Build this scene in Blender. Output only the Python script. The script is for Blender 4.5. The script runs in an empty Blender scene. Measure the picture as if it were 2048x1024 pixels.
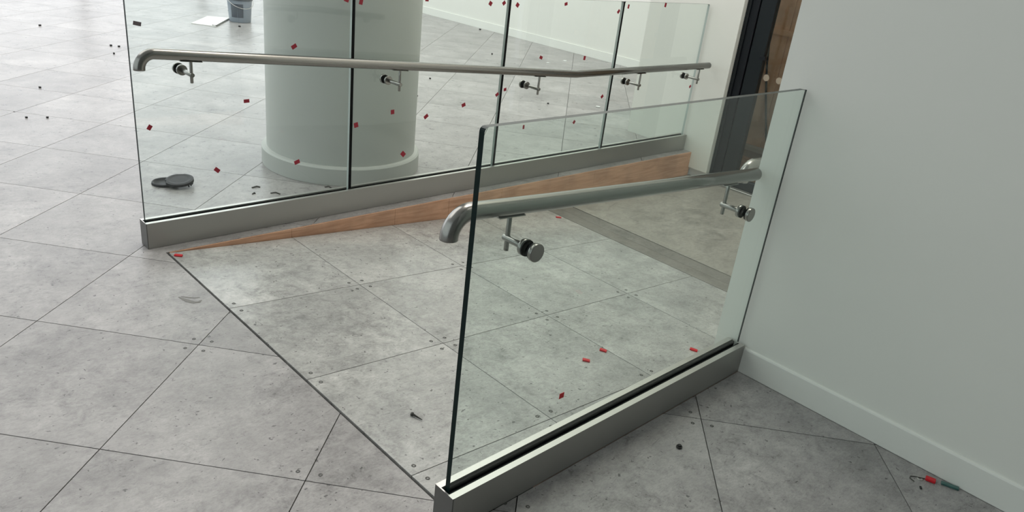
import bpy, bmesh, math, random
from mathutils import Vector, Matrix
random.seed(7)
S = bpy.context.scene
COL = S.collection
PI = math.pi
# ------------------------------------------------------------------ camera
cd = bpy.data.cameras.new('camera'); cam = bpy.data.objects.new('camera', cd); COL.objects.link(cam)
F = 1511.5; PPY = 534.85
CP = Vector((-1.100, -1.121, 1.4914))
RR = ((0.7254707, -0.6792334, 0.1110596), (0.2100066, 0.3721310, 0.9041105), (0.6554307, 0.6325825, -0.4126136))
right, up, fwd = (Vector(r).normalized() for r in RR)
M = Matrix((right, up, -fwd)).transposed().to_4x4(); M.translation = CP
cam.matrix_world = M
cd.sensor_width = 36; cd.lens = F / 2048 * 36; cd.shift_y = (PPY - 512) / 2048; cd.clip_start = .02; cd.clip_end = 200
S.camera = cam
S.view_settings.view_transform = 'Standard'; S.view_settings.look = 'None'; S.view_settings.gamma = 1
S.view_settings.use_curve_mapping = False
S.view_settings.exposure = -0.04
# ------------------------------------------------------------------ world and big lights
w = bpy.data.worlds.new('sky'); S.world = w; w.use_nodes = True
bg = w.node_tree.nodes['Background']; bg.inputs[0].default_value = (.92, .95, 1, 1); bg.inputs[1].default_value = 0.95
def area(name, loc, to, sx, sy, power, col):
    l = bpy.data.lights.new(name, 'AREA'); l.shape = 'RECTANGLE'; l.size = sx; l.size_y = sy; l.energy = power; l.color = col
    o = bpy.data.objects.new(name, l); COL.objects.link(o); o.location = loc
    o.rotation_euler = (Vector(to) - Vector(loc)).to_track_quat('-Z', 'Y').to_euler()
    return o
area('daylight_north', (0, 13.6, 3.3), (0, 0, 3.3), 13.4, 6.2, 350, (1.0, .93, 1.0))
area('daylight_west', (-7.7, 4.2, 3.3), (0, 4.2, 3.3), 15.0, 6.2, 48, (.86, 1.0, .85))
area('overhead_fill', (1.0, 7.6, 6.42), (1.0, 7.6, 0), 10.5, 8.4, 560, (1.0, .99, .955))  # added overhead fill that lifts the floor, no actual skylight
area('landing_fill', (2.7, 2.0, 6.42), (2.7, 2.0, 0), 2.0, 2.4, 120, (1.0, .93, .85))  # added fill to brighten pier, side boards and ramp; no fitting there
# ------------------------------------------------------------------ helpers
def obj(name, bm, m, parent=None, smooth=False, kind=None):
    me = bpy.data.meshes.new(name); bm.normal_update(); bm.to_mesh(me); bm.free()
    for mm in (m if isinstance(m, (list, tuple)) else [m]): me.materials.append(mm)
    if smooth:
        for p in me.polygons: p.use_smooth = True
    o = bpy.data.objects.new(name, me); COL.objects.link(o)
    if parent is not None: o.parent = parent
    if kind: o['kind'] = kind
    return o
def origin_to(o, c):
    c = Vector(c); o.data.transform(Matrix.Translation(-c)); o.location = c
def thing(name, label, cat, group=None, loc=(0, 0, 0)):
    o = bpy.data.objects.new(name, None); COL.objects.link(o); o.location = loc; o.empty_display_size = .1
    o['label'] = label; o['category'] = cat
    if group: o['group'] = group
    return o
def tag(o, label, cat, group=None):
    o['label'] = label; o['category'] = cat
    if group: o['group'] = group
    return o
def box(bm, x0, x1, y0, y1, z0, z1, mat=0):
    vs = [bm.verts.new(p) for p in ((x0,y0,z0),(x1,y0,z0),(x1,y1,z0),(x0,y1,z0),(x0,y0,z1),(x1,y0,z1),(x1,y1,z1),(x0,y1,z1))]
    fs = [bm.faces.new([vs[i] for i in f]) for f in ((0,3,2,1),(4,5,6,7),(0,1,5,4),(1,2,6,5),(2,3,7,6),(3,0,4,7))]
    for f in fs: f.material_index = mat
    return fs      # bottom, top, -y, +x, +y, -x
def bevel(bm, w, seg=1):
    bmesh.ops.bevel(bm, geom=list(bm.edges), offset=w, segments=seg, affect='EDGES', profile=.5)
def frame_for(d):
    d = d.normalized(); a = Vector((0,0,1)) if abs(d.z) < .9 else Vector((0,1,0))
    s = d.cross(a).normalized(); return s, s.cross(d).normalized()
def tube(bm, pts, r, n=20, cap=True, mat=0):
    pts = [Vector(p) for p in pts]; rings = []
    rs = r if isinstance(r, (list, tuple)) else [r]*len(pts)
    s0 = None
    for i, p in enumerate(pts):
        d = (pts[min(i+1, len(pts)-1)] - pts[max(i-1, 0)]).normalized()
        if s0 is None: s, t = frame_for(d)
        else:
            s = (s0 - d*s0.dot(d)).normalized(); t = s.cross(d).normalized()
        s0 = s
        rings.append([bm.verts.new(p + (s*math.cos(2*PI*k/n) + t*math.sin(2*PI*k/n))*rs[i]) for k in range(n)])
    for a, b in zip(rings, rings[1:]):
        for k in range(n):
            f = bm.faces.new((a[k], a[(k+1)%n], b[(k+1)%n], b[k])); f.smooth = True; f.material_index = mat
    if cap:
        bm.faces.new(rings[0][::-1]).material_index = mat; bm.faces.new(rings[-1]).material_index = mat
    bmesh.ops.recalc_face_normals(bm, faces=list(bm.faces))
def cyl(bm, a, b, r, n=24, ch=0.0):
    a = Vector(a); b = Vector(b); d = (b-a).normalized()
    if ch: tube(bm, [a, a + d*ch*.3, a + d*ch, b - d*ch, b - d*ch*.3, b], [r-ch, r-ch*.3, r, r, r-ch*.3, r-ch], n)
    else: tube(bm, [a, b], r, n)
def lathe(bm, prof, n=48, c=(0,0), a0=0, a1=2*PI):
    full = abs(a1-a0-2*PI) < 1e-6; k = n if full else n+1
    rings = [[bm.verts.new((c[0]+r*math.cos(a0+(a1-a0)*i/n), c[1]+r*math.sin(a0+(a1-a0)*i/n), z)) for i in range(k)] for r, z in prof]
    for a, b in zip(rings, rings[1:]):
        for i in range(n):
            j = (i+1) % k
            f = bm.faces.new((a[i], a[j], b[j], b[i])); f.smooth = True
    return rings
def prism(bm, poly, zf0, zf1, mat=0):
    # poly: list of (x, y) counter-clockwise; zf: functions of (x, y)
    a = [bm.verts.new((x, y, zf0(x, y))) for x, y in poly]; b = [bm.verts.new((x, y, zf1(x, y))) for x, y in poly]
    n = len(poly); fs = [bm.faces.new(a[::-1]), bm.faces.new(b)]
    for i in range(n): fs.append(bm.faces.new((a[i], a[(i+1)%n], b[(i+1)%n], b[i])))
    for f in fs: f.material_index = mat
# ------------------------------------------------------------------ materials
def mat(name):
    m = bpy.data.materials.new(name); m.use_nodes = True
    nt = m.node_tree; return m, nt, nt.nodes, nt.links, nt.nodes['Principled BSDF']
def simple(name, col, rough=.5, metal=0.0, spec=.5, noise=0.0, scale=8, bump=0.0):
    m, nt, N, L, p = mat(name)
    p.inputs['Base Color'].default_value = (*col, 1); p.inputs['Roughness'].default_value = rough
    p.inputs['Metallic'].default_value = metal; p.inputs['Specular IOR Level'].default_value = spec
    if noise or bump:
        tc = N.new('ShaderNodeTexCoord'); nz = N.new('ShaderNodeTexNoise'); nz.inputs['Scale'].default_value = scale; nz.inputs['Detail'].default_value = 5
        L.new(tc.outputs['Object'], nz.inputs['Vector'])
        if noise:
            mx = N.new('ShaderNodeMix'); mx.data_type = 'RGBA'
            mx.inputs['A'].default_value = (*[c*(1-noise) for c in col], 1); mx.inputs['B'].default_value = (*[min(1, c*(1+noise)) for c in col], 1)
            L.new(nz.outputs['Fac'], mx.inputs['Factor']); L.new(mx.outputs['Result'], p.inputs['Base Color'])
        if bump:
            b = N.new('ShaderNodeBump'); b.inputs['Strength'].default_value = bump; b.inputs['Distance'].default_value = .002
            L.new(nz.outputs['Fac'], b.inputs['Height']); L.new(b.outputs['Normal'], p.inputs['Normal'])
    return m
def concrete(name, dark, light, rough=.36, tone=.12, scale=1.0, speck=True):
    m, nt, N, L, p = mat(name)
    tc = N.new('ShaderNodeTexCoord'); oi = N.new('ShaderNodeObjectInfo')
    geo = N.new('ShaderNodeNewGeometry')
    # position in the room shifted by each panel's own random so that the mottling breaks at the joints
    off = N.new('ShaderNodeVectorMath'); off.operation = 'MULTIPLY_ADD'
    cmb = N.new('ShaderNodeCombineXYZ'); L.new(oi.outputs['Random'], cmb.inputs[0]); L.new(oi.outputs['Random'], cmb.inputs[1]); L.new(oi.outputs['Random'], cmb.inputs[2])
    L.new(cmb.outputs[0], off.inputs[0]); off.inputs[1].default_value = (37, 53, 11); L.new(geo.outputs['Position'], off.inputs[2])
    def noise(sc, det, rgh, dist=0.0, vec=None, st=None):
        n = N.new('ShaderNodeTexNoise'); n.inputs['Scale'].default_value = sc*scale; n.inputs['Detail'].default_value = det
        n.inputs['Roughness'].default_value = rgh; n.inputs['Distortion'].default_value = dist
        src = off.outputs[0]
        if st:
            mp = N.new('ShaderNodeMapping'); mp.inputs['Rotation'].default_value = (0, 0, st[1]); mp.inputs['Scale'].default_value = st[0]
            L.new(src, mp.inputs['Vector']); src = mp.outputs[0]
        L.new(src, n.inputs['Vector']); return n.outputs['Fac']
    def ramp(src, stops):
        r = N.new('ShaderNodeValToRGB'); e = r.color_ramp.elements
        while len(e) < len(stops): e.new(.5)
        for k, (pos, c) in enumerate(stops): e[k].position = pos; e[k].color = (*c, 1) if len(c) == 3 else c
        L.new(src, r.inputs[0]); return r.outputs[0]
    def mix(a, b, fac, mode='MIX'):
        x = N.new('ShaderNodeMix'); x.data_type = 'RGBA'; x.blend_type = mode
        for sock, v in (('Factor', fac), ('A', a), ('B', b)):
            if hasattr(v, 'links') or hasattr(v, 'is_linked'): L.new(v, x.inputs[sock])
            elif sock == 'Factor': x.inputs[sock].default_value = v
            else: x.inputs[sock].default_value = (*v, 1)
        return x.outputs['Result']
    n1 = noise(3.0, 10, .70, .2)
    c = ramp(n1, [(.30, dark), (.50, tuple((a+b)/2 for a, b in zip(dark, light))), (.68, light)])
    n2 = noise(15, 12, .80, .35)
    nm = noise(1.9, 4, .6, .5)
    mk = N.new('ShaderNodeMapRange'); mk.inputs['From Min'].default_value = .35; mk.inputs['From Max'].default_value = .65
    mk.inputs['To Min'].default_value = .25; mk.inputs['To Max'].default_value = 1.0; L.new(nm, mk.inputs['Value']); msk = mk.outputs[0]
    n6 = noise(48, 8, .78, 1.2, st=((1, 2.2, 1), .9))
    c = mix(c, ramp(n2, [(.36, (.62,.62,.62)), (.5, (1,1,1)), (.64, (1.25,1.25,1.25))]), msk, 'MULTIPLY')
    c = mix(c, ramp(n6, [(.36, (.74,.74,.74)), (.5, (1,1,1)), (.64, (1.16,1.16,1.16))]), .8, 'MULTIPLY')
    # trowel scratches, pale
    n3 = noise(5, 6, .6, 1.6, st=((1, 9, 1), 1.1))
    c = mix(c, ramp(n3, [(.60, (1,1,1)), (.66, (1.18,1.18,1.18)), (.70, (1,1,1))]), .55, 'MULTIPLY')
    n4 = noise(6, 6, .6, 2.2, st=((1, 7, 1), 2.3))
    c = mix(c, ramp(n4, [(.30, (.60,.60,.60)), (.345, (1,1,1)), (1, (1,1,1))]), .55, 'MULTIPLY')
    if speck:
        n5 = noise(58, 3, .5, .4)
        c = mix(c, ramp(n5, [(.300, (.22,.22,.22)), (.316, (1,1,1)), (1, (1,1,1))]), .8, 'MULTIPLY')
    # tone per panel
    mr = N.new('ShaderNodeMapRange'); mr.inputs['To Min'].default_value = 1 - tone; mr.inputs['To Max'].default_value = 1 + tone
    L.new(oi.outputs['Random'], mr.inputs['Value'])
    cc = N.new('ShaderNodeCombineColor'); [L.new(mr.outputs[0], cc.inputs[k]) for k in range(3)]
    c = mix(c, cc.outputs[0], 1.0, 'MULTIPLY')
    L.new(c, p.inputs['Base Color'])
    rr = N.new('ShaderNodeMapRange'); rr.inputs['From Min'].default_value = .3; rr.inputs['From Max'].default_value = .7
    rr.inputs['To Min'].default_value = rough - .07; rr.inputs['To Max'].default_value = rough + .09
    L.new(n2, rr.inputs['Value']); L.new(rr.outputs[0], p.inputs['Roughness'])
    b = N.new('ShaderNodeBump'); b.inputs['Strength'].default_value = .25; b.inputs['Distance'].default_value = .0015
    L.new(n2, b.inputs['Height']); L.new(b.outputs['Normal'], p.inputs['Normal'])
    p.inputs['Specular IOR Level'].default_value = .5
    return m
def glass(name, tint, ior=1.5, dirt=.0):
    m, nt, N, L, p = mat(name); N.remove(p)
    out = N['Material Output']
    tr = N.new('ShaderNodeBsdfTransparent'); tr.inputs[0].default_value = (*tint, 1)
    gl = N.new('ShaderNodeBsdfGlossy'); gl.inputs['Roughness'].default_value = .0; gl.inputs[0].default_value = (1, 1, 1, 1)
    fr = N.new('ShaderNodeFresnel'); fr.inputs['IOR'].default_value = ior
    # the pane is a closed box: from inside, use the same reflectance as from outside
    geo = N.new('ShaderNodeNewGeometry'); fr2 = N.new('ShaderNodeFresnel'); fr2.inputs['IOR'].default_value = 1/ior
    mx = N.new('ShaderNodeMixShader')
    sel = N.new('ShaderNodeMix'); sel.data_type = 'FLOAT'
    L.new(geo.outputs['Backfacing'], sel.inputs['Factor']); L.new(fr.outputs[0], sel.inputs['A']); sel.inputs['B'].default_value = 0.02
    L.new(sel.outputs['Result'], mx.inputs[0]); L.new(tr.outputs[0], mx.inputs[1]); L.new(gl.outputs[0], mx.inputs[2])
    L.new(mx.outputs[0], out.inputs[0])
    return m
def steel(name, col=(.40, .39, .36), rough=.27, brush=True):
    m, nt, N, L, p = mat(name)
    p.inputs['Base Color'].default_value = (*col, 1); p.inputs['Metallic'].default_value = 1; p.inputs['Roughness'].default_value = rough
    if brush:
        tc = N.new('ShaderNodeTexCoord'); mp = N.new('ShaderNodeMapping'); mp.inputs['Scale'].default_value = (2, 120, 120)
        nz = N.new('ShaderNodeTexNoise'); nz.inputs['Scale'].default_value = 6; nz.inputs['Detail'].default_value = 4
        L.new(tc.outputs['Object'], mp.inputs[0]); L.new(mp.outputs[0], nz.inputs['Vector'])
        mr = N.new('ShaderNodeMapRange'); mr.inputs['To Min'].default_value = rough-.02; mr.inputs['To Max'].default_value = rough+.03
        L.new(nz.outputs['Fac'], mr.inputs['Value']); L.new(mr.outputs[0], p.inputs['Roughness'])
        n2 = N.new('ShaderNodeTexNoise'); n2.inputs['Scale'].default_value = 9; n2.inputs['Detail'].default_value = 6; L.new(tc.outputs['Object'], n2.inputs['Vector'])
        mx = N.new('ShaderNodeMix'); mx.data_type = 'RGBA'; mx.inputs['A'].default_value = (*[c*.93 for c in col], 1); mx.inputs['B'].default_value = (*[c*1.06 for c in col], 1)
        L.new(n2.outputs['Fac'], mx.inputs['Factor']); L.new(mx.outputs['Result'], p.inputs['Base Color'])
    return m
def plywood(name, a, b, rough=.6, sc=(1.2, 1, 14)):
    m, nt, N, L, p = mat(name)
    tc = N.new('ShaderNodeTexCoord'); mp = N.new('ShaderNodeMapping'); mp.inputs['Scale'].default_value = sc
    nz = N.new('ShaderNodeTexNoise'); nz.inputs['Scale'].default_value = 2.4; nz.inputs['Detail'].default_value = 8; nz.inputs['Distortion'].default_value = 1.6
    geo = N.new('ShaderNodeNewGeometry'); L.new(geo.outputs['Position'], mp.inputs[0]); L.new(mp.outputs[0], nz.inputs['Vector'])
    r = N.new('ShaderNodeValToRGB'); e = r.color_ramp.elements; e[0].position = .32; e[0].color = (*a, 1); e[1].position = .68; e[1].color = (*b, 1)
    L.new(nz.outputs['Fac'], r.inputs[0])
    n2 = N.new('ShaderNodeTexNoise'); n2.inputs['Scale'].default_value = 5; n2.inputs['Detail'].default_value = 4; L.new(geo.outputs['Position'], n2.inputs['Vector'])
    r2 = N.new('ShaderNodeValToRGB'); e = r2.color_ramp.elements; e[0].position = .40; e[0].color = (.72,.72,.72,1); e[1].position = .56; e[1].color = (1,1,1,1)
    L.new(n2.outputs['Fac'], r2.inputs[0])
    mx = N.new('ShaderNodeMix'); mx.data_type = 'RGBA'; mx.blend_type = 'MULTIPLY'; mx.inputs['Factor'].default_value = .6
    L.new(r.outputs[0], mx.inputs['A']); L.new(r2.outputs[0], mx.inputs['B']); L.new(mx.outputs['Result'], p.inputs['Base Color'])
    p.inputs['Roughness'].default_value = rough
    return m
m_floor = concrete('floor_panel_concrete', (.245, .234, .233), (.415, .398, .393), .31, .09)
m_ramp = concrete('ramp_panel_concrete', (.32, .32, .312), (.53, .525, .507), .17, .05)
m_sub = simple('dark_subfloor', (.008, .008, .008), .9, 0, .1)
m_landing = concrete('dusty_landing_screed', (.17, .157, .14), (.235, .22, .20), .6, .0, .6, False)
m_sheet = concrete('brown_protection_board', (.265, .245, .215), (.31, .29, .26), .5, .0, .35, False)
m_wall = simple('white_wall_paint', (.78, .785, .735), .55, 0, .4, .015, 1.2, .06)
m_base = simple('white_skirting_gloss', (.79, .80, .755), .4, 0, .4)
m_ceil = simple('ceiling_white', (.80, .80, .79), .8)
m_col = simple('column_paint', (.53, .545, .52), .5, 0, .4, .02, 2)
m_alu = simple('satin_grey_aluminium', (.40, .395, .375), .42, .75, .5, .05, 3)
m_alu_top = simple('bare_aluminium_rim', (.62, .61, .58), .32, .8, .5)
m_endcap = simple('grey_end_cap', (.17, .17, .165), .45, .7, .5)
m_rubber = simple('black_rubber', (.005, .006, .007), .6, 0, .15)
m_glass = glass('clear_green_glass', (.945, .975, .962))
m_glass_n = glass('near_clear_green_glass', (.925, .965, .945))
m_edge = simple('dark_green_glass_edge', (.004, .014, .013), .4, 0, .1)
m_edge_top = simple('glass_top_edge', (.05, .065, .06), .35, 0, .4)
m_edge_lt = simple('pale_green_glass_edge', (.42, .48, .46), .2, 0, .5)  # paler than the other edges: light refracted through the pane, put into the colour
m_steel = steel('brushed_stainless_steel', (.29, .285, .27), .22, False)
m_steel2 = steel('satin_stainless_fitting', (.30, .295, .275), .25, False)
m_red = simple('red_plastic', (.60, .010, .020), .45)
m_red_dk = simple('dark_red_plastic', (.36, .014, .035), .45)
m_grey_st = simple('grey_sticker', (.16, .13, .14), .5)
m_ply = plywood('orange_plywood', (.58, .31, .19), (.78, .47, .315))
m_dark = simple('black_grey_door_metal', (.006, .008, .012), .4, .2, .35)
m_dark2 = simple('charcoal_door_stile', (.010, .014, .017), .4, .2, .35)
m_hoard = plywood('tan_hoarding_board', (.62, .36, .22), (.76, .48, .32), .6, (1, 1.2, 2))
m_black = simple('black_plastic', (.014, .016, .021), .5, 0, .3)
m_screw = simple('grey_screw_head', (.10, .10, .095), .4, .6)
m_bucket = simple('grey_blue_bucket', (.28, .32, .38), .4)
m_white = simple('white_plastic', (.82, .83, .82), .35)
m_paper = simple('white_paper', (.85, .85, .83), .6)
m_black_bit = simple('black_debris', (.02, .02, .02), .6)
m_teal = simple('teal_plastic', (.05, .13, .12), .3)
m_wood_dk = simple('dark_metal_bit', (.05, .05, .045), .5)
# ------------------------------------------------------------------ geometry constants
SL = 0.0762                 # ramp slope
XR = 2.50                   # foot of the ramp
ZL = -SL*XR                 # landing level
YW = 2.058                  # far side of ramp
XW = 1.397                  # near wall skirting face
XE = 4.07                   # door wall face
XF = 6.77                   # far wall
YN, YS, XWEST, HC = 13.0, -4.0, -7.0, 6.5
rz = lambda x: -SL*max(0.0, min(x, XR))
# ------------------------------------------------------------------ floor: raised access panels, each its own object
TH = -0.8464; GX, GY = -0.5966, 1.6990; P_ = .6
ct, st_ = math.cos(TH), math.sin(TH)
def gpt(i, j): return (GX + ct*P_*i - st_*P_*j, GY + st_*P_*i + ct*P_*j)
def clip(poly, a, b, c):     # keep a x + b y <= c
    out = []
    for k in range(len(poly)):
        p, q = poly[k], poly[(k+1) % len(poly)]
        dp, dq = a*p[0]+b*p[1]-c, a*q[0]+b*q[1]-c
        if dp <= 0: out.append(p)
        if dp*dq < 0:
            t = dp/(dp-dq); out.append((p[0]+(q[0]-p[0])*t, p[1]+(q[1]-p[1])*t))
    return out
def area2(poly): return sum(poly[k][0]*poly[(k+1)%len(poly)][1]-poly[(k+1)%len(poly)][0]*poly[k][1] for k in range(len(poly)))/2 if len(poly) > 2 else 0
YT = YW + .004
regions = [[(1,0,-.005), (-1,0,-XWEST), (0,1,YN), (0,-1,-YS)],
           [(-1,0,.005), (0,-1,-YT), (1,0,XE-.004), (0,1,YN)],
           [(-1,0,-(XE-.004)), (0,-1,-2.716), (1,0,XF), (0,1,YN)],
           [(-1,0,.005), (0,1,-.001), (1,0,XW), (0,-1,-YS)]]
def project(X):
    d = Vector(X) - CP; z = d.dot(fwd)
    if z < .05: return None
    return 1024 + F*d.dot(right)/z, PPY - F*d.dot(up)/z
floor = bpy.data.objects.new('floor', None); COL.objects.link(floor); floor['kind'] = 'structure'
bm = bmesh.new()
for R_ in ([(XWEST, YS), (-.005, YS), (-.005, YN), (XWEST, YN)], [(-.005, YT), (XE-.004, YT), (XE-.004, YN), (-.005, YN)],
           [(XE-.004, 2.716), (XF, 2.716), (XF, YN), (XE-.004, YN)], [(-.005, YS), (XW, YS), (XW, -.001), (-.005, -.001)]):
    prism(bm, R_, lambda x, y: -.28, lambda x, y: -.022)
obj('subfloor', bm, m_sub, floor)
tiles = {}
far_bm = bmesh.new(); g = .0016
cand = []
for i in range(-22, 24):
    for j in range(-22, 24):
        base = [gpt(i+g/P_, j+g/P_), gpt(i+1-g/P_, j+g/P_), gpt(i+1-g/P_, j+1-g/P_), gpt(i+g/P_, j+1-g/P_)]
        polys = []
        for rg in regions:
            q = base
            for h in rg: q = clip(q, *h)
            if len(q) > 2 and abs(area2(q)) > 2e-4: polys.append(q)
        if not polys: continue
        pr = [project((x, y, 0)) for q in polys for x, y in q] + [project((*gpt(i+.5, j+.5), 0))]
        vis = any(p and -70 < p[0] < 2118 and -40 < p[1] < 1094 for p in pr)
        c = gpt(i+.5, j+.5); cand.append((not vis, (Vector((*c, 0))-CP).length, i, j, polys))
cand.sort()
for n, (inv, d, i, j, polys) in enumerate(cand):
    if not inv and n < 295:
        bm = bmesh.new()
        for q in polys: prism(bm, q, lambda x, y: -.020, lambda x, y: 0.0)
        o = obj('floor_panel', bm, m_floor, floor); origin_to(o, (*gpt(i+.5, j+.5), 0)); tiles[(i, j)] = o
    else:
        for q in polys: prism(far_bm, q, lambda x, y: -.020, lambda x, y: 0.0)
obj('outer_floor_panels', far_bm, m_floor, floor, kind='stuff')
def screw_at(x, y, z, parent, slope=0.0, r=.0065):
    bm = bmesh.new(); rg = lathe(bm, [(r, -.0004), (r, .0006), (r*.8, .0011), (r*.42, .0009), (r*.36, -.0005)], 14)
    bm.faces.new(rg[-1]); bmesh.ops.recalc_face_normals(bm, faces=list(bm.faces))
    o = obj('screw', bm, m_screw, parent)
    if parent is not None: o.location = Vector((x, y, z)) - parent.location
    o.rotation_euler = (0, math.atan(slope), 0)
    return o
def tile_screws(i, j, which):
    e = .055
    for (a, b) in which:      # a, b in {-1, 0}: the panel relative to the joint
        t = tiles.get((i+a, j+b))
        if not t: continue
        x, y = gpt(i + (e if a == 0 else -e), j + (e if b == 0 else -e))
        screw_at(x, y, 0, t)
ALL4 = ((0,0), (-1,0), (0,-1), (-1,-1))
tile_screws(1, 0, ALL4); tile_screws(2, -1, ((0,0), (-1,0))); tile_screws(4, 0, ((-1,0), (-1,-1), (0,-1))); tile_screws(3, -1, ((-1,0), (0,0)))
tile_screws(5, -1, ALL4)
# ------------------------------------------------------------------ ramp
ramp = thing('ramp', 'sloping ramp of grey concrete-look panels between the two glass balustrades', 'ramp')
Y0 = .247
xs = [0.004, .602, 1.202, 1.793, 2.385]
ys = [.074, Y0, Y0+.6, Y0+1.2, YW-.006]
rtiles = {}
for a in range(4):
    for b in range(4):
        x0, x1, y0, y1 = xs[a]+.0016, xs[a+1]-.0016, ys[b]+.0016, ys[b+1]-.0016
        bm = bmesh.new()
        pl = [(x0,y0),(x1,y0),(x1,y1),(x0,y1)]
        if b == 0 and a == 2: pl = [(x0,y0),(XW-.001,y0),(XW-.001,.134),(x1,.134),(x1,y1),(x0,y1)]
        if b == 0 and a == 3: pl = [(x0,.134),(x1,.134),(x1,y1),(x0,y1)]
        prism(bm, pl, lambda x, y: -SL*x-.02, lambda x, y: -SL*x)
        o = obj('ramp_panel', bm, m_ramp, ramp); origin_to(o, ((x0+x1)/2, (y0+y1)/2, -SL*(x0+x1)/2)); rtiles[(a, b)] = o
bm = bmesh.new(); prism(bm, [(.004,.02),(XW-.002,.02),(XW-.002,.14),(XR,.14),(XR,YW-.02),(.004,YW-.02)], lambda x, y: -.3, lambda x, y: -SL*x-.021)
obj('ramp_base', bm, m_sub, ramp)
bm = bmesh.new(); prism(bm, [(2.388,.135),(XR+.001,.135),(XR+.001,YW-.004),(2.388,YW-.004)], lambda x, y: -.4, lambda x, y: -SL*x)
obj('ramp_toe', bm, m_landing, ramp)
def rscrews(a, b, which):
    e = .034
    for (p, q) in which:
        t = rtiles.get((a+p, b+q))
        if not t: continue
        x = xs[a] + (e if p == 0 else -e); y = ys[b] + (e if q == 0 else -e)
        screw_at(x, y, -SL*x, t, SL, .0075)
for a, b, wch in ((0,1,((0,0),(0,-1))), (0,2,((0,0),(0,-1))), (0,3,((0,0),(0,-1))), (1,1,ALL4), (1,2,ALL4), (1,3,ALL4), (2,2,ALL4), (2,3,ALL4), (3,2,ALL4), (2,1,((-1,0),(0,0)))):
    rscrews(a, b, wch)
# timber side boards under the far edge of the ramp
wb = [.01, .60, 1.22, 1.60, 2.02, 2.90, XE+.012]
for k in range(len(wb)-1):
    bm = bmesh.new(); x0, x1 = wb[k]+.0008, wb[k+1]-.0008
    n = 4
    pts_top = [(x0, -.0015), (x1, -.0015)]
    prf = [(x0, rz(x0)-.022 if x0 > .05 else -.006)] + [(x, rz(x)-.022) for x in (XR,) if x0 < x < x1] + [(x1, rz(x1)-.022)] + [(x1, -.0015), (x0, -.0015)]
    fa = [bm.verts.new((x, YW-.0035, z)) for x, z in prf]; fb = [bm.verts.new((x, YW+.016, z)) for x, z in prf]
    bm.faces.new(fa); bm.faces.new(fb[::-1])
    for q in range(len(prf)): bm.faces.new((fa[q], fb[q], fb[(q+1)%len(prf)], fa[(q+1)%len(prf)]))
    bmesh.ops.recalc_face_normals(bm, faces=list(bm.faces))
    obj('side_board', bm, m_ply, ramp)
# and under the near balustrade
bm = bmesh.new()
prf = [(.3, -.04), (1.39, -.125), (1.39, -.0015), (.3, -.0015)]
fa = [bm.verts.new((x, .006, z)) for x, z in prf]; fb = [bm.verts.new((x, .070, z)) for x, z in prf]
bm.faces.new(fa); bm.faces.new(fb[::-1])
for q in range(4): bm.faces.new((fa[q], fb[q], fb[(q+1)%4], fa[(q+1)%4]))
bmesh.ops.recalc_face_normals(bm, faces=list(bm.faces)); obj('side_board', bm, m_ply, ramp)
# ------------------------------------------------------------------ landing
bm = bmesh.new(); box(bm, XR+.002, XE+.06, .135, YW-.004, ZL-.2, ZL); lo = obj('floor_landing', bm, m_landing); lo['kind'] = 'structure'
bm = bmesh.new(); box(bm, XR+.105, XE-.012, .20, YW-.012, ZL+.0004, ZL+.004)
tag(obj('floor_protection_board', bm, m_sheet), 'brown protection board covering the lower landing in front of the door', 'board')
# ------------------------------------------------------------------ walls
def wall(name, x0, x1, y0, y1, z0, z1, m=None):
    bm = bmesh.new(); box(bm, x0, x1, y0, y1, z0, z1); o = obj(name, bm, m or m_wall); o['kind'] = 'structure'; return o
WT = XW + .010
wall('wall_right', WT, XE, YS, .131, -.6, HC)
bm = bmesh.new()
prf = [(WT, 0), (XW, 0), (XW, .098), (XW+.002, .103), (XW+.006, .106), (WT, .106)]
a = [bm.verts.new((x, YS, z+.0015)) for x, z in prf]; b = [bm.verts.new((x, -.0008, z+.0015)) for x, z in prf]
bm.faces.new(a); bm.faces.new(b[::-1])
for q in range(6): bm.faces.new((a[q], b[q], b[(q+1)%6], a[(q+1)%6]))
bmesh.ops.recalc_face_normals(bm, faces=list(bm.faces)); bs = obj('baseboard_right', bm, m_base); bs['kind'] = 'structure'
YP = 1.886
wall('wall_pier', XE, XE+.22, YP, 2.712, -.125, HC)
wall('wall_beyond_pier', XE+.22, XF, 2.55, 2.712, -.5, HC)
wall('wall_pier_base', XE+.03, XE+.21, YP+.012, 2.70, -.4, -.125, simple('bare_pier_base', (.72,.72,.70), .7))
wall('wall_far', XF, XF+.2, 2.712, YN+.2, -.4, HC)
wall('baseboard_far', XF-.014, XF, 2.712, YN, .001, .107, m_base)
wall('wall_above_door', XE+.03, XE+.16, .131, YP, 2.3, HC)
wall('wall_back', XWEST, XE, YS-.2, YS, -.4, HC, simple('grey_back_wall', (.20, .21, .20), .7))
c = wall('ceiling', XWEST-.2, XE+.16, YS-.2, YN+.8, HC, HC+.2, m_ceil)
wall('ceiling_east', XE+.16, XF+.2, 2.55, YN+.8, HC, HC+.2, m_ceil)
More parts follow.
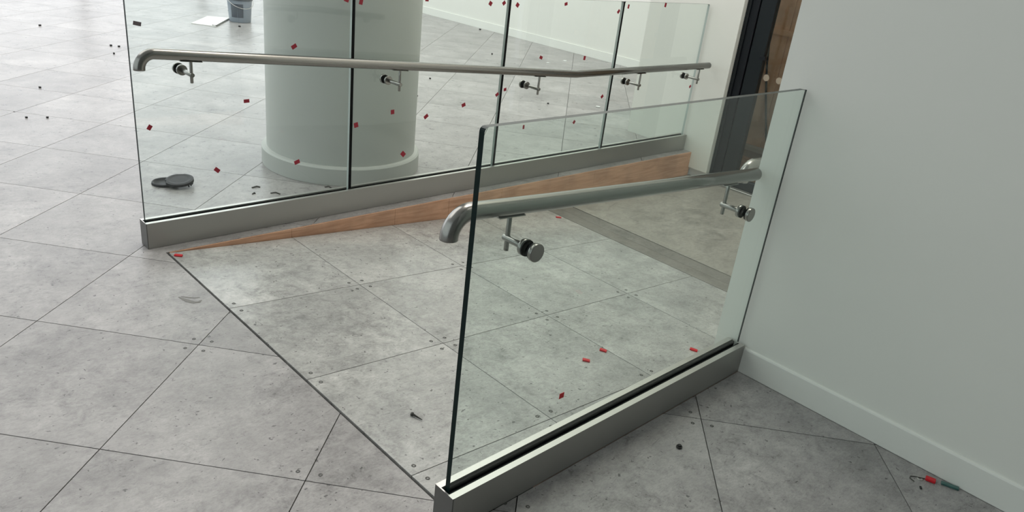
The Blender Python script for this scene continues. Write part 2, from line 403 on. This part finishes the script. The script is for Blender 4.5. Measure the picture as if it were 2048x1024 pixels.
# north and west glazing (behind the view, gives the daylight)
def glazing(n, along, fixed, a0, a1, z0, z1, pane_w):
    e = bpy.data.objects.new('window_%d' % n, None); COL.objects.link(e); e['kind'] = 'structure'
    k = int(round((a1-a0)/pane_w)); st = (a1-a0)/k
    def bb(name, u0, u1, z0, z1, t, m):
        bm = bmesh.new()
        if along == 'x': box(bm, u0, u1, fixed-t, fixed+t, z0, z1)
        else: box(bm, fixed-t, fixed+t, u0, u1, z0, z1)
        return obj(name, bm, m, e)
    bb('sill', a0, a1, -.02, z0, .05, m_dark); bb('head', a0, a1, z1, HC, .05, m_dark)
    for q in range(k+1): bb('mullion', a0+st*q-.035, a0+st*q+.035, z0, z1, .05, m_dark)
    for q in range(k): bb('pane', a0+st*q+.036, a0+st*(q+1)-.036, z0, z1, .004, m_glass)
glazing(1, 'x', YN+.1, XWEST, XF, .12, 6.35, 1.96)
glazing(2, 'y', XWEST-.1, YS, YN, .12, 6.35, 2.1)
# ------------------------------------------------------------------ door in the end wall
door = bpy.data.objects.new('door_1', None); COL.objects.link(door); door['kind'] = 'structure'
def dpart(name, y0, y1, z0, z1, x0, x1, m):
    bm = bmesh.new(); box(bm, x0, x1, y0, y1, z0, z1); bevel(bm, .003); return obj(name, bm, m, door)
DX = 4.125
dpart('jamb', 1.796, YP-.002, ZL, 2.3, DX, DX+.11, m_dark)
dpart('jamb_lip', YP-.03, YP-.002, ZL, 2.3, DX-.014, DX, m_dark2)
dpart('stile', 1.672, 1.790, ZL+.012, 2.24, DX+.01, DX+.06, m_dark2)
dpart('stile', .34, .46, ZL+.012, 2.24, DX+.01, DX+.06, m_dark2)
dpart('jamb', .20, .335, ZL, 2.3, DX, DX+.11, m_dark)
dpart('head_frame', .335, 1.796, 2.24, 2.3, DX, DX+.11, m_dark)
dpart('bottom_rail', .46, 1.672, ZL+.012, ZL+.085, DX+.012, DX+.058, m_dark2)
dpart('threshold', .335, 1.796, ZL-.001, ZL+.010, DX-.03, DX+.11, m_alu)
bm = bmesh.new(); box(bm, DX+.030, DX+.038, .46, 1.672, ZL+.085, 2.24); obj('door_glass', bm, m_glass, door)
for k in range(9):            # pale manifestation dots on the door glass
    y = 1.664 - .04 - k*.103
    bm = bmesh.new(); cyl(bm, (DX+.0285, y, .672+.0*k), (DX+.0298, y, .672), .024, 20); obj('manifestation_dot', bm, simple('frosted_dot', (.36,.30,.23), .7) if k == 0 else bpy.data.materials['frosted_dot'], door)
bm = bmesh.new(); box(bm, DX+.0, DX+.03, 1.655, 1.70, .79, .815); obj('latch', bm, m_dark, door)
wall('wall_reveal', DX, XF, .131, .198, -.4, HC)
# boards beyond the door glass
hb = thing('hoarding', 'tan timber hoarding boards standing behind the glazed door', 'hoarding')
yy = -.2
k = 0
for y0, y1 in ((-.3, .32), (.32, .92), (.92, 1.50), (1.50, 1.965), (1.965, 2.54)):
    bm = bmesh.new(); dx = .006*(k % 2); box(bm, 5.0+dx, 5.03+dx, y0+.002, y1-.002, -.04, 2.6); obj('hoarding_board', bm, m_hoard, hb); k += 1
bm = bmesh.new(); box(bm, 4.97, 5.0, -.3, 2.54, .90, .94); obj('rail', bm, m_hoard, hb)
bm = bmesh.new(); box(bm, 4.93, 5.04, -.3, 2.54, -.075, -.042); obj('kerb_capping', bm, simple('pale_kerb', (.34,.32,.29), .7), hb)
bm = bmesh.new(); box(bm, 4.96, 5.04, -.3, 2.54, -.14, -.077); obj('kerb_face', bm, simple('grey_kerb', (.16,.15,.135), .8), hb)
bm = bmesh.new(); box(bm, 4.90, 5.04, -.3, 2.54, -.36, -.142); obj('lower_board', bm, m_ply, hb)
bm = bmesh.new(); tube(bm, [(4.96, 2.10, .86), (4.96, 2.07, .66), (4.955, 2.01, .42), (4.95, 1.95, .22), (4.95, 1.90, .05), (4.94, 1.86, -.03)], .009, 10)
tag(obj('cable', bm, m_dark2), 'dark cable hanging against the tan boards behind the door', 'cable')
bm = bmesh.new(); box(bm, DX+.12, 6.7, -.4, 2.54, -.5, -.36); q = obj('floor_outside', bm, m_landing); q['kind'] = 'structure'
# ------------------------------------------------------------------ column
CX, CY = 1.405, 2.905
colm = thing('column', 'round grey-white painted column with a skirting ring behind the far glass', 'column')
bm = bmesh.new(); lathe(bm, [(.452, .1), (.452, HC)], 96, (CX, CY)); obj('shaft', bm, m_col, colm, True)
bm = bmesh.new(); lathe(bm, [(.482, .001), (.482, .097)], 96, (CX, CY)); lathe(bm, [(.482, .097), (.474, .107)], 96, (CX, CY)); lathe(bm, [(.474, .107), (.4515, .1085)], 96, (CX, CY)); obj('skirting_ring', bm, m_col, colm)
# ------------------------------------------------------------------ glass balustrades
def channel(parent, x0, x1, y0, gc, zt):
    w_ = .074
    # front and back cladding sheets with a slot between them for glass and rubber
    for nm, ya, yb in (('front_cladding', y0, y0+.020), ('back_cladding', y0+.054, y0+w_)):
        bm = bmesh.new(); fs = box(bm, x0+.004, x1, ya, yb, .0015, zt); fs[1].material_index = 1
        obj(nm, bm, [m_alu, m_alu_top], parent)
    bm = bmesh.new(); box(bm, x0+.004, x1, y0+.020, y0+.054, .002, zt-.026); obj('channel_core', bm, m_endcap, parent)
    bm = bmesh.new(); fs = box(bm, x0, x0+.004, y0, y0+w_, .0015, zt+.0004); fs[1].material_index = 1; obj('end_cap', bm, [m_endcap, m_alu_top], parent)
    for ya, yb in ((y0+.0201, gc-.0086), (gc+.0086, y0+.0539)):
        bm = bmesh.new(); box(bm, x0+.012, x1, ya, yb, zt-.024, zt-.005); obj('rubber_gasket', bm, m_rubber, parent)
def pane(parent, x0, x1, gc, z0, z1, m, re=None, r=.012):
    bm = bmesh.new(); t = .0085
    # outline with rounded top corners
    prf = [(x0, z0), (x1, z0)]
    for k in range(5): a_ = k/4*PI/2; prf.append((x1-r+r*math.cos(a_), z1-r+r*math.sin(a_)))
    for k in range(5): a_ = PI/2+k/4*PI/2; prf.append((x0+r+r*math.cos(a_), z1-r+r*math.sin(a_)))
    fa = [bm.verts.new((x, gc-t, z)) for x, z in prf]; fb = [bm.verts.new((x, gc+t, z)) for x, z in prf]
    bm.faces.new(fa); bm.faces.new(fb[::-1]); n = len(prf)
    for q in range(n):
        f = bm.faces.new((fa[q], fb[q], fb[(q+1)%n], fa[(q+1)%n]))
        dx = prf[(q+1)%n][0]-prf[q][0]; dz = prf[(q+1)%n][1]-prf[q][1]
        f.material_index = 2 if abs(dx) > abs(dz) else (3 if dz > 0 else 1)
    bmesh.ops.recalc_face_normals(bm, faces=list(bm.faces))
    return obj('glass_panel', bm, [m, m_edge, m_edge_top, re or m_edge_lt], parent)
def unproj(u, v, y):
    d = right*((u-1024)/F) - up*((v-PPY)/F) + fwd; t = (y-CP.y)/d.y; return CP + d*t
def sticker(parent, u, v, ysurf, wpx=10, hpx=8, ang=0, m=None, th=.0012):
    c = unproj(u, v, ysurf); sc = F/(c-CP).dot(fwd)
    w2, h2 = wpx/sc/2*1.18, hpx/sc/2
    bm = bmesh.new(); box(bm, -w2, w2, -th, 0, -h2, h2)
    o = obj('tape_tab', bm, m or m_red_dk, parent); o.location = (c.x, ysurf, c.z); o.rotation_euler = (0, math.radians(-ang), 0); return o
far = thing('glass_balustrade', 'long four-pane frameless glass balustrade along the far side of the ramp', 'balustrade', 'glass balustrades beside the ramp')
GF = 2.127+.037
channel(far, -.056, XE-.006, 2.127, GF, .120)
joints = [-.047, .990, 2.018, 3.045, XE-.012]
panes = []
for k in range(4):
    panes.append(pane(far, joints[k]+(.0085 if k else 0), joints[k+1]-(.0085 if k < 3 else .004), GF, .094, 1.106, m_glass))
for k in range(1, 4):
    bm = bmesh.new(); box(bm, joints[k]-.008, joints[k]+.008, GF-.0084, GF+.0084, .10, 1.1045); obj('seal_strip', bm, m_rubber, far)
ysf = GF-.0086
for u, v, w_, h_, a_, mm in [(274,47,13,8,-12,'g'),(588,93,10,8,30,0),(493,202,10,7,2,0),(299,255,9,8,55,0),(434,340,10,8,-42,0),(594,324,10,8,18,0),(785,224,7,9,4,0),(712,250,8,10,12,0),
        (852,233,9,7,35,0),(806,308,9,9,-45,0),(927,210,8,7,20,0),(994,189,7,6,35,0),(1010,179,6,6,10,0),(1082,115,7,6,-20,0),(1169,116,5,8,-5,0),(1204,193,6,6,40,0),(1148,244,5,7,-35,0),
        (1047,254,4,8,0,0),(722,4,7,10,-12,0),(693,0,9,7,-20,0),(854,-1,7,7,0,0),(981,7,7,8,-30,0),(1008,6,7,7,40,0),(1035,10,7,8,-35,0),(1132,8,7,6,15,0),(1237,23,5,8,-40,0),(1257,13,4,8,-5,0),
        (1331,10,5,8,-8,0),(1380,173,5,5,40,0)]:
    c = unproj(u, v, ysf); k = max(0, min(3, sum(1 for q in joints[1:4] if c.x > q)))
    sticker(panes[k], u, v, ysf, w_, h_, a_, m_grey_st if mm == 'g' else m_red_dk)
near = thing('glass_balustrade', 'single-pane frameless glass balustrade in the foreground running into the white wall', 'balustrade', 'glass balustrades beside the ramp')
channel(near, -.052, XW-.001, 0.0, .037, .1195)
pn = pane(near, -.041, XW-.004, .037, .094, 1.0965, m_glass_n, m_glass_n)
bm = bmesh.new(); box(bm, XW-.0035, XW-.0008, .037-.0086, .037-.0036, .12, 1.095); obj('seal_strip', bm, m_edge, near)
sticker(pn, 1123, 791, .037-.0086, 11, 12, 0, m_red)
# ------------------------------------------------------------------ handrails
def handrail(label, y, path, brackets, ygl, side):
    t = thing('handrail', label, 'handrail', 'stainless handrails')
    bm = bmesh.new(); tube(bm, path, .0225, 28); obj('rail_tube', bm, m_steel, t)
    for bx_, bz_, zr, sl in brackets:
        b = bpy.data.objects.new('bracket', None); COL.objects.link(b); b.parent = t; b.location = (bx_, ygl, bz_)
        def part(nm, bm, m): return obj(nm, bm, m, b)
        h = zr - .0225 - bz_; dy = y - ygl; s = 1 if dy > 0 else -1
        g_ = .0086
        bm = bmesh.new(); cyl(bm, (0, s*(g_+.014), 0), (0, dy + s*.012, 0), .0095, 20, .0015); part('arm', bm, m_steel2)
        bm = bmesh.new(); cyl(bm, (0, dy, -.034), (0, dy, h), .0065, 16, .001); part('stem', bm, m_steel2)
        bm = bmesh.new(); box(bm, -.045, .045, dy-.012, dy+.012, -.0025, .001); bevel(bm, .0008)
        o = part('saddle_plate', bm, m_steel2); o.location = (0, 0, h); o.rotation_euler = (0, math.atan(sl), 0)
        for ss in (s, -s):
            bm = bmesh.new(); cyl(bm, (0, ss*g_, 0), (0, ss*(g_+.005), 0), .0215, 28); part('rubber_washer', bm, m_rubber)
        bm = bmesh.new(); cyl(bm, (0, s*(g_+.005), 0), (0, s*(g_+.016), 0), .0225, 32, .0015); part('inner_disc', bm, m_steel2)
        bm = bmesh.new(); cyl(bm, (0, -s*(g_+.005), 0), (0, -s*(g_+.017), 0), .0240, 36, .0015); part('outer_disc', bm, m_steel2)
    return t
def bend_path(x0, y, ztop, zend, r, sl):
    p = [(x0, y, zend)]
    for k in range(9): a_ = PI - k/8*PI/2; p.append((x0+r+r*math.cos(a_), y, ztop-r+r*math.sin(a_)))
    return p
# far rail: slopes with the ramp, kinks to level
zf = lambda x: .866 - .0737*x
p = bend_path(-.052, 2.045, .866, .803, .058, 0) + [(.3, 2.045, zf(.3)), (1.3, 2.045, zf(1.3)), (2.52, 2.045, .6805), (2.545, 2.045, .679), (2.57, 2.045, .6795), (4.035, 2.045, .681)]
ybr = 2.1635
handrail('long stainless handrail on the far glass, sloping then level towards the door', 2.045, p,
         [(.151, .776, zf(.151), .0737), (1.199, .683, zf(1.199), .0737), (2.216, .604, zf(2.216), .0737), (3.208, .576, .680, 0), (3.921, .583, .681, 0)], ybr, -1)
zn = lambda x: .8655 - .066*x
p = bend_path(-.037, .120, .8655, .806, .058, 0) + [(.3, .12, zn(.3)), (.9, .12, zn(.9)), (1.375, .12, zn(1.375))]
handrail('short stainless handrail on the foreground glass with a curved drop end', .120, p, [(.156, .771, zn(.156), .066), (1.200, .686, zn(1.2), .066)], .037, 1)
# third rail, on the return face of the wall past its corner
t = thing('handrail', 'pale curved handrail end peeping past the wall corner behind the foreground rail', 'handrail', 'stainless handrails')
bm = bmesh.new(); p = bend_path(1.478, .22, .762, .70, .058, 0) + [(1.9, .22, .752), (2.5, .22, .70)]; tube(bm, p, .0225, 24); obj('rail_tube', bm, m_steel, t)
for xb in (1.75, 2.4):
    bm = bmesh.new(); tube(bm, [(xb, .22, .73), (xb, .22, .69), (xb, .17, .67), (xb, .131, .67)], .007, 12); cyl(bm, (xb, .131, .67), (xb, .137, .67), .03, 24); obj('bracket', bm, m_steel2, t)
# ------------------------------------------------------------------ loose things on the floor
def chip(name, x, y, l, w_, h, ang, m, label, cat, group=None, tilt=0.0):
    bm = bmesh.new(); box(bm, -l/2, l/2, -w_/2, w_/2, 0, h); bevel(bm, min(l, w_, h)*.18)
    o = obj(name, bm, m); inside = 0 < x < XR and 0.07 < y < YW
    z = (-SL*x if inside else 0.0) + .0006
    o.location = (x, y, z); o.rotation_euler = (0, math.atan(SL) if inside else tilt, math.radians(ang)); 
    return tag(o, label, cat, group)
RG = 'red plastic packers on the ramp'
chip('plastic_packer', 1.042, .469, .030, .017, .007, -50, m_red, 'red plastic packer on the ramp, left one of the middle pair', 'packer', RG)
chip('plastic_packer', 1.179, .493, .030, .017, .007, -62, m_red, 'red plastic packer beside the ramp joint, right one of the middle pair', 'packer', RG)
chip('plastic_packer', 1.578, .302, .034, .017, .007, -65, m_red, 'red plastic packer lying closest to the white wall on the ramp', 'packer', RG)
chip('plastic_packer', 2.340, 1.844, .034, .017, .006, -25, m_red, 'red plastic packer near the foot of the ramp by the brown landing', 'packer', RG)
chip('plastic_packer', .028, 2.006, .034, .017, .006, -35, m_red, 'red plastic packer at the head of the ramp near the far balustrade end', 'packer', RG)
chip('plastic_packer', 1.352, -.748, .030, .020, .010, -75, m_red, 'red plastic packer lying on the floor against the white skirting', 'packer')
chip('teal_shard', 1.378, -.800, .052, .016, .007, -72, m_teal, 'dark teal plastic sliver on the floor against the skirting beside a red packer', 'shard')
bm = bmesh.new(); lathe(bm, [(.004, 0), (.010, 0), (.010, .0014), (.004, .0014), (.004, 0)], 20); o = obj('washer', bm, m_alu_top); o.location = (1.334, -.722, .0006); tag(o, 'small pale washer on the floor left of the red packer by the skirting', 'washer')
bm = bmesh.new(); tube(bm, [(1.300, -.716, .002), (1.306, -.700, .002), (1.318, -.697, .002), (1.330, -.708, .002), (1.345, -.735, .003)], .0014, 8)
tag(obj('wire_scrap', bm, m_wood_dk), 'thin curly wire scrap beside the washer by the skirting', 'wire')
chip('dirt_crumb', 1.285, -.742, .012, .006, .004, 30, m_black_bit, 'dark crumb on the floor below the curly wire scrap', 'crumb')
# dark plug
bm = bmesh.new(); cyl(bm, (0,0,0), (0,0,.006), .010, 18, .001); cyl(bm, (0,0,.006), (0,0,.011), .006, 14, .001); o = obj('plastic_plug', bm, m_black_bit); o.location = (.792, -.148, .0006)
tag(o, 'small black plastic plug on the floor right of the foreground base channel', 'plug')
# wall plug / bolt on ramp
bm = bmesh.new(); tube(bm, [(0,0,.006), (.006,0,.006), (.007,0,.006), (.045,0,.0035)], [.0065, .0065, .004, .0012], 12); o = obj('screw_anchor', bm, m_wood_dk)
o.location = (.190, .500, -SL*.19-.0015+.002); o.rotation_euler = (0, .03, math.radians(-74)); tag(o, 'dark screw anchor lying on the ramp left of the foreground glass', 'screw')
# open black floor-outlet ring and cap
bm = bmesh.new(); lathe(bm, [(0.0, .004), (.052, .004), (.056, .012), (.062, .014), (.066, .010), (.067, .001), (0, .001)], 44)
bmesh.ops.remove_doubles(bm, verts=list(bm.verts), dist=1e-5); o = obj('black_ring', bm, m_black); o.location = (.318, 2.925, .0008)
tag(o, 'flat round black plastic ring lying on the floor behind the far glass, the left one', 'cap')
bm = bmesh.new()
r0 = .072; rings = []
n = 48
prof = [(0, .006), (.045, .006), (.060, .009), (1, .006), (1, -.008), (.92, -.010), (0, -.004)]
for rr_, z in prof:
    ring = []
    for k in range(n):
        a_ = 2*PI*k/n; rad = r0*(rr_ if rr_ in (1, .92) else rr_/.072)
        if rr_ in (1, .92) and k in (6, 7, 8): rad *= .84
        if rr_ in (1, .92) and k in (20, 21): rad *= .92
        ring.append(bm.verts.new((rad*math.cos(a_), rad*math.sin(a_), z)))
    rings.append(ring)
for a_, b_ in zip(rings, rings[1:]):
    for k in range(n): bm.faces.new((a_[k], a_[(k+1)%n], b_[(k+1)%n], b_[k]))
bmesh.ops.remove_doubles(bm, verts=list(bm.verts), dist=1e-5); bmesh.ops.recalc_face_normals(bm, faces=list(bm.faces))
cap = obj('round_cover', bm, m_black); cap.location = (.375, 2.865, .030); cap.rotation_euler = (math.radians(3), math.radians(-7), math.radians(10))
tag(cap, 'round black plastic cap with small teeth resting on the ring behind the far glass', 'cap')
for a_ in (-78, -62, -48, -36):
    bm = bmesh.new(); x, y = .063*math.cos(math.radians(a_)), .063*math.sin(math.radians(a_)); cyl(bm, (x, y, -.006), (x, y, -.022), .004, 8); obj('tooth', bm, m_black, cap)
# bucket
bk = thing('bucket', 'grey-blue plastic bucket with a dark lid on the far floor', 'bucket', loc=(3.26, 8.28, .001))
bm = bmesh.new(); rg = lathe(bm, [(.125, 0), (.128, .006), (.147, .27), (.147, .30)], 40); bm.faces.new(rg[0][::-1]); obj('body', bm, m_bucket, bk)
bm = bmesh.new(); rg = lathe(bm, [(.150, .262), (.157, .262), (.158, .275), (.155, .298), (.150, .305), (.144, .300)], 40); bm.faces.new(rg[-1]); obj('lid', bm, simple('dark_bucket_lid', (.10,.12,.14), .35), bk)
bm = bmesh.new(); rg = lathe(bm, [(.1335, .06), (.1445, .22)], 12, (0,0), math.radians(200), math.radians(262)); bmesh.ops.solidify(bm, geom=list(bm.faces), thickness=-.001); obj('label', bm, simple('pale_bucket_label', (.36,.40,.48), .5), bk)
bm = bmesh.new(); tube(bm, [(-.160*math.cos(a_*PI/12), -.157*abs(math.sin(a_*PI/12))*1.04-.0, .27-.10*math.sin(a_*PI/12)) for a_ in range(13)], .003, 8); obj('handle', bm, m_alu_top, bk)
# white sheet by the bucket
def bzf(u, v):
    d = right*((u-1024)/F) - up*((v-PPY)/F) + fwd; t_ = (0-CP.z)/d.z; q = CP+d*t_; return (q.x, q.y)
bm = bmesh.new(); poly = [bzf(382, 47), bzf(432, 53.5), bzf(462, 36.5), bzf(415, 33)]
if area2(poly) < 0: poly = poly[::-1]
prism(bm, poly, lambda x, y: .001, lambda x, y: .006); tag(obj('white_sheet', bm, m_paper), 'thin white sheet lying on the floor left of the bucket', 'sheet')
a_ = bzf(425, 52); b_ = bzf(433, 53.3); c_ = bzf(460, 38)
bm = bmesh.new(); tube(bm, [(*a_, .012), (*b_, .012), (*c_, .012)], .006, 8); tag(obj('metal_strip', bm, simple('grey_strip', (.25,.25,.25), .5)), 'bent thin grey strip along the edge of the white sheet', 'strip')
# small bits on the far floor
bits = [(222,92),(238,94),(228,108),(80,176),(95,236),(53,236),(80,52),(458,23),(479,54),(860,158),(834,193),(984,109),(960,60),(1096,208),(825,300)]
for k, (u, v) in enumerate(bits):
    x, y = bzf(u, v); s = 3.0*(Vector((x,y,0))-CP).length/F
    lab = ['upper left crumb of three black crumbs left of the far handrail end', 'upper right crumb of three black crumbs left of the far handrail end', 'lowest crumb of three black crumbs left of the far handrail end',
           'lone black crumb on the pale floor at far left', 'right crumb of the pair at left below the lone crumb', 'left crumb of the pair at left below the lone crumb',
           'faint black crumb near the top left corner of the floor', 'black crumb on the floor just left of the bucket', 'black crumb on the floor just below the bucket',
           'black crumb right of the column just below the handrail', 'black crumb right of the column well below the handrail', 'black crumb above the handrail near the middle glass joint',
           'black crumb above the handrail at the foot of the far white wall', 'black crumb below the handrail right of the middle glass joint', 'black crumb on the floor beside the right edge of the column skirting'][k]
    chip('dirt_crumb', x, y, s*1.2, s, s*.8, 37*k, m_black_bit, lab, 'crumb', 'black crumbs on the far floor')
for k, (u, v, l, lab) in enumerate([(1130,122,8,'white paper flake on the far floor above the handrail, right one of two'), (1096,126,6,'white paper flake on the far floor above the handrail, left one of two'), (1196,214,8,'white flake on the far floor just above the foreground glass top')]):
    x, y = bzf(u, v); s = l*(Vector((x,y,0))-CP).length/F
    chip('paper_flake', x, y, s, s*.8, .006, 20+50*k, m_white, lab, 'flake', 'white flakes beyond the far glass')
def curl(u0, v0, u1, v1, label, r=.0018):
    a_, b_ = bzf(u0, v0), bzf(u1, v1); bm = bmesh.new()
    tube(bm, [(*a_, .002), ((a_[0]+b_[0])/2+.01, (a_[1]+b_[1])/2+.012, .004), (*b_, .002)], r, 8)
    tag(obj('wood_splinter', bm, m_wood_dk), label, 'splinter', 'splinters behind the far glass')
curl(504, 376, 520, 375, 'dark splinter on the floor left of the column skirting, upper one', .004)
curl(541, 387, 560, 389, 'dark splinter on the floor in front of the column skirting', .004)
curl(505, 389, 510, 388, 'short dark splinter on the floor left of the column', .004)
curl(650, 375, 662, 376, 'dark splinter on the floor touching the front of the column skirting', .004)

# dull smears rubbed onto the panels
def smear(pts_px, wpx, label, m, zf_=None, grp=None):
    z0 = zf_ or 0.0; P3 = []
    for u, v in pts_px:
        d = right*((u-1024)/F) - up*((v-PPY)/F) + fwd; P3.append(CP + d*((z0-CP.z)/d.z))
    sc = F/(P3[0]-CP).dot(fwd); n = len(P3); bm = bmesh.new(); L_, R_ = [], []
    for k, p_ in enumerate(P3):
        d = (P3[min(k+1, n-1)]-P3[max(k-1, 0)]).normalized(); q = Vector((-d.y, d.x, 0)); ww = wpx/sc*(.15+math.sin(PI*(k+.3)/(n-.4)))*.5*random.uniform(.8, 1.2)
        L_.append(bm.verts.new(p_+q*ww+Vector((0,0,.0004)))); R_.append(bm.verts.new(p_-q*ww+Vector((0,0,.0004))))
    for k in range(n-1): bm.faces.new((L_[k], R_[k], R_[k+1], L_[k+1]))
    top = list(bm.faces); bmesh.ops.recalc_face_normals(bm, faces=top)
    r_ = bmesh.ops.extrude_face_region(bm, geom=top); bmesh.ops.translate(bm, verts=[e for e in r_['geom'] if isinstance(e, bmesh.types.BMVert)], vec=(0, 0, .0003))
    bmesh.ops.recalc_face_normals(bm, faces=list(bm.faces))
    return tag(obj('scuff_smear', bm, m), label, 'smear', grp)
m_sm = simple('grey_scuff', (.20, .195, .185), .7)
smear([(357,594),(366,598),(376,602),(388,605),(398,604),(403,600)], 9, 'dark grey smear rubbed on the floor left of the ramp head', m_sm)
smear([(362,593),(375,595),(388,596),(400,595)], 4, 'thin grey streak just above the dark smear left of the ramp head', m_sm)
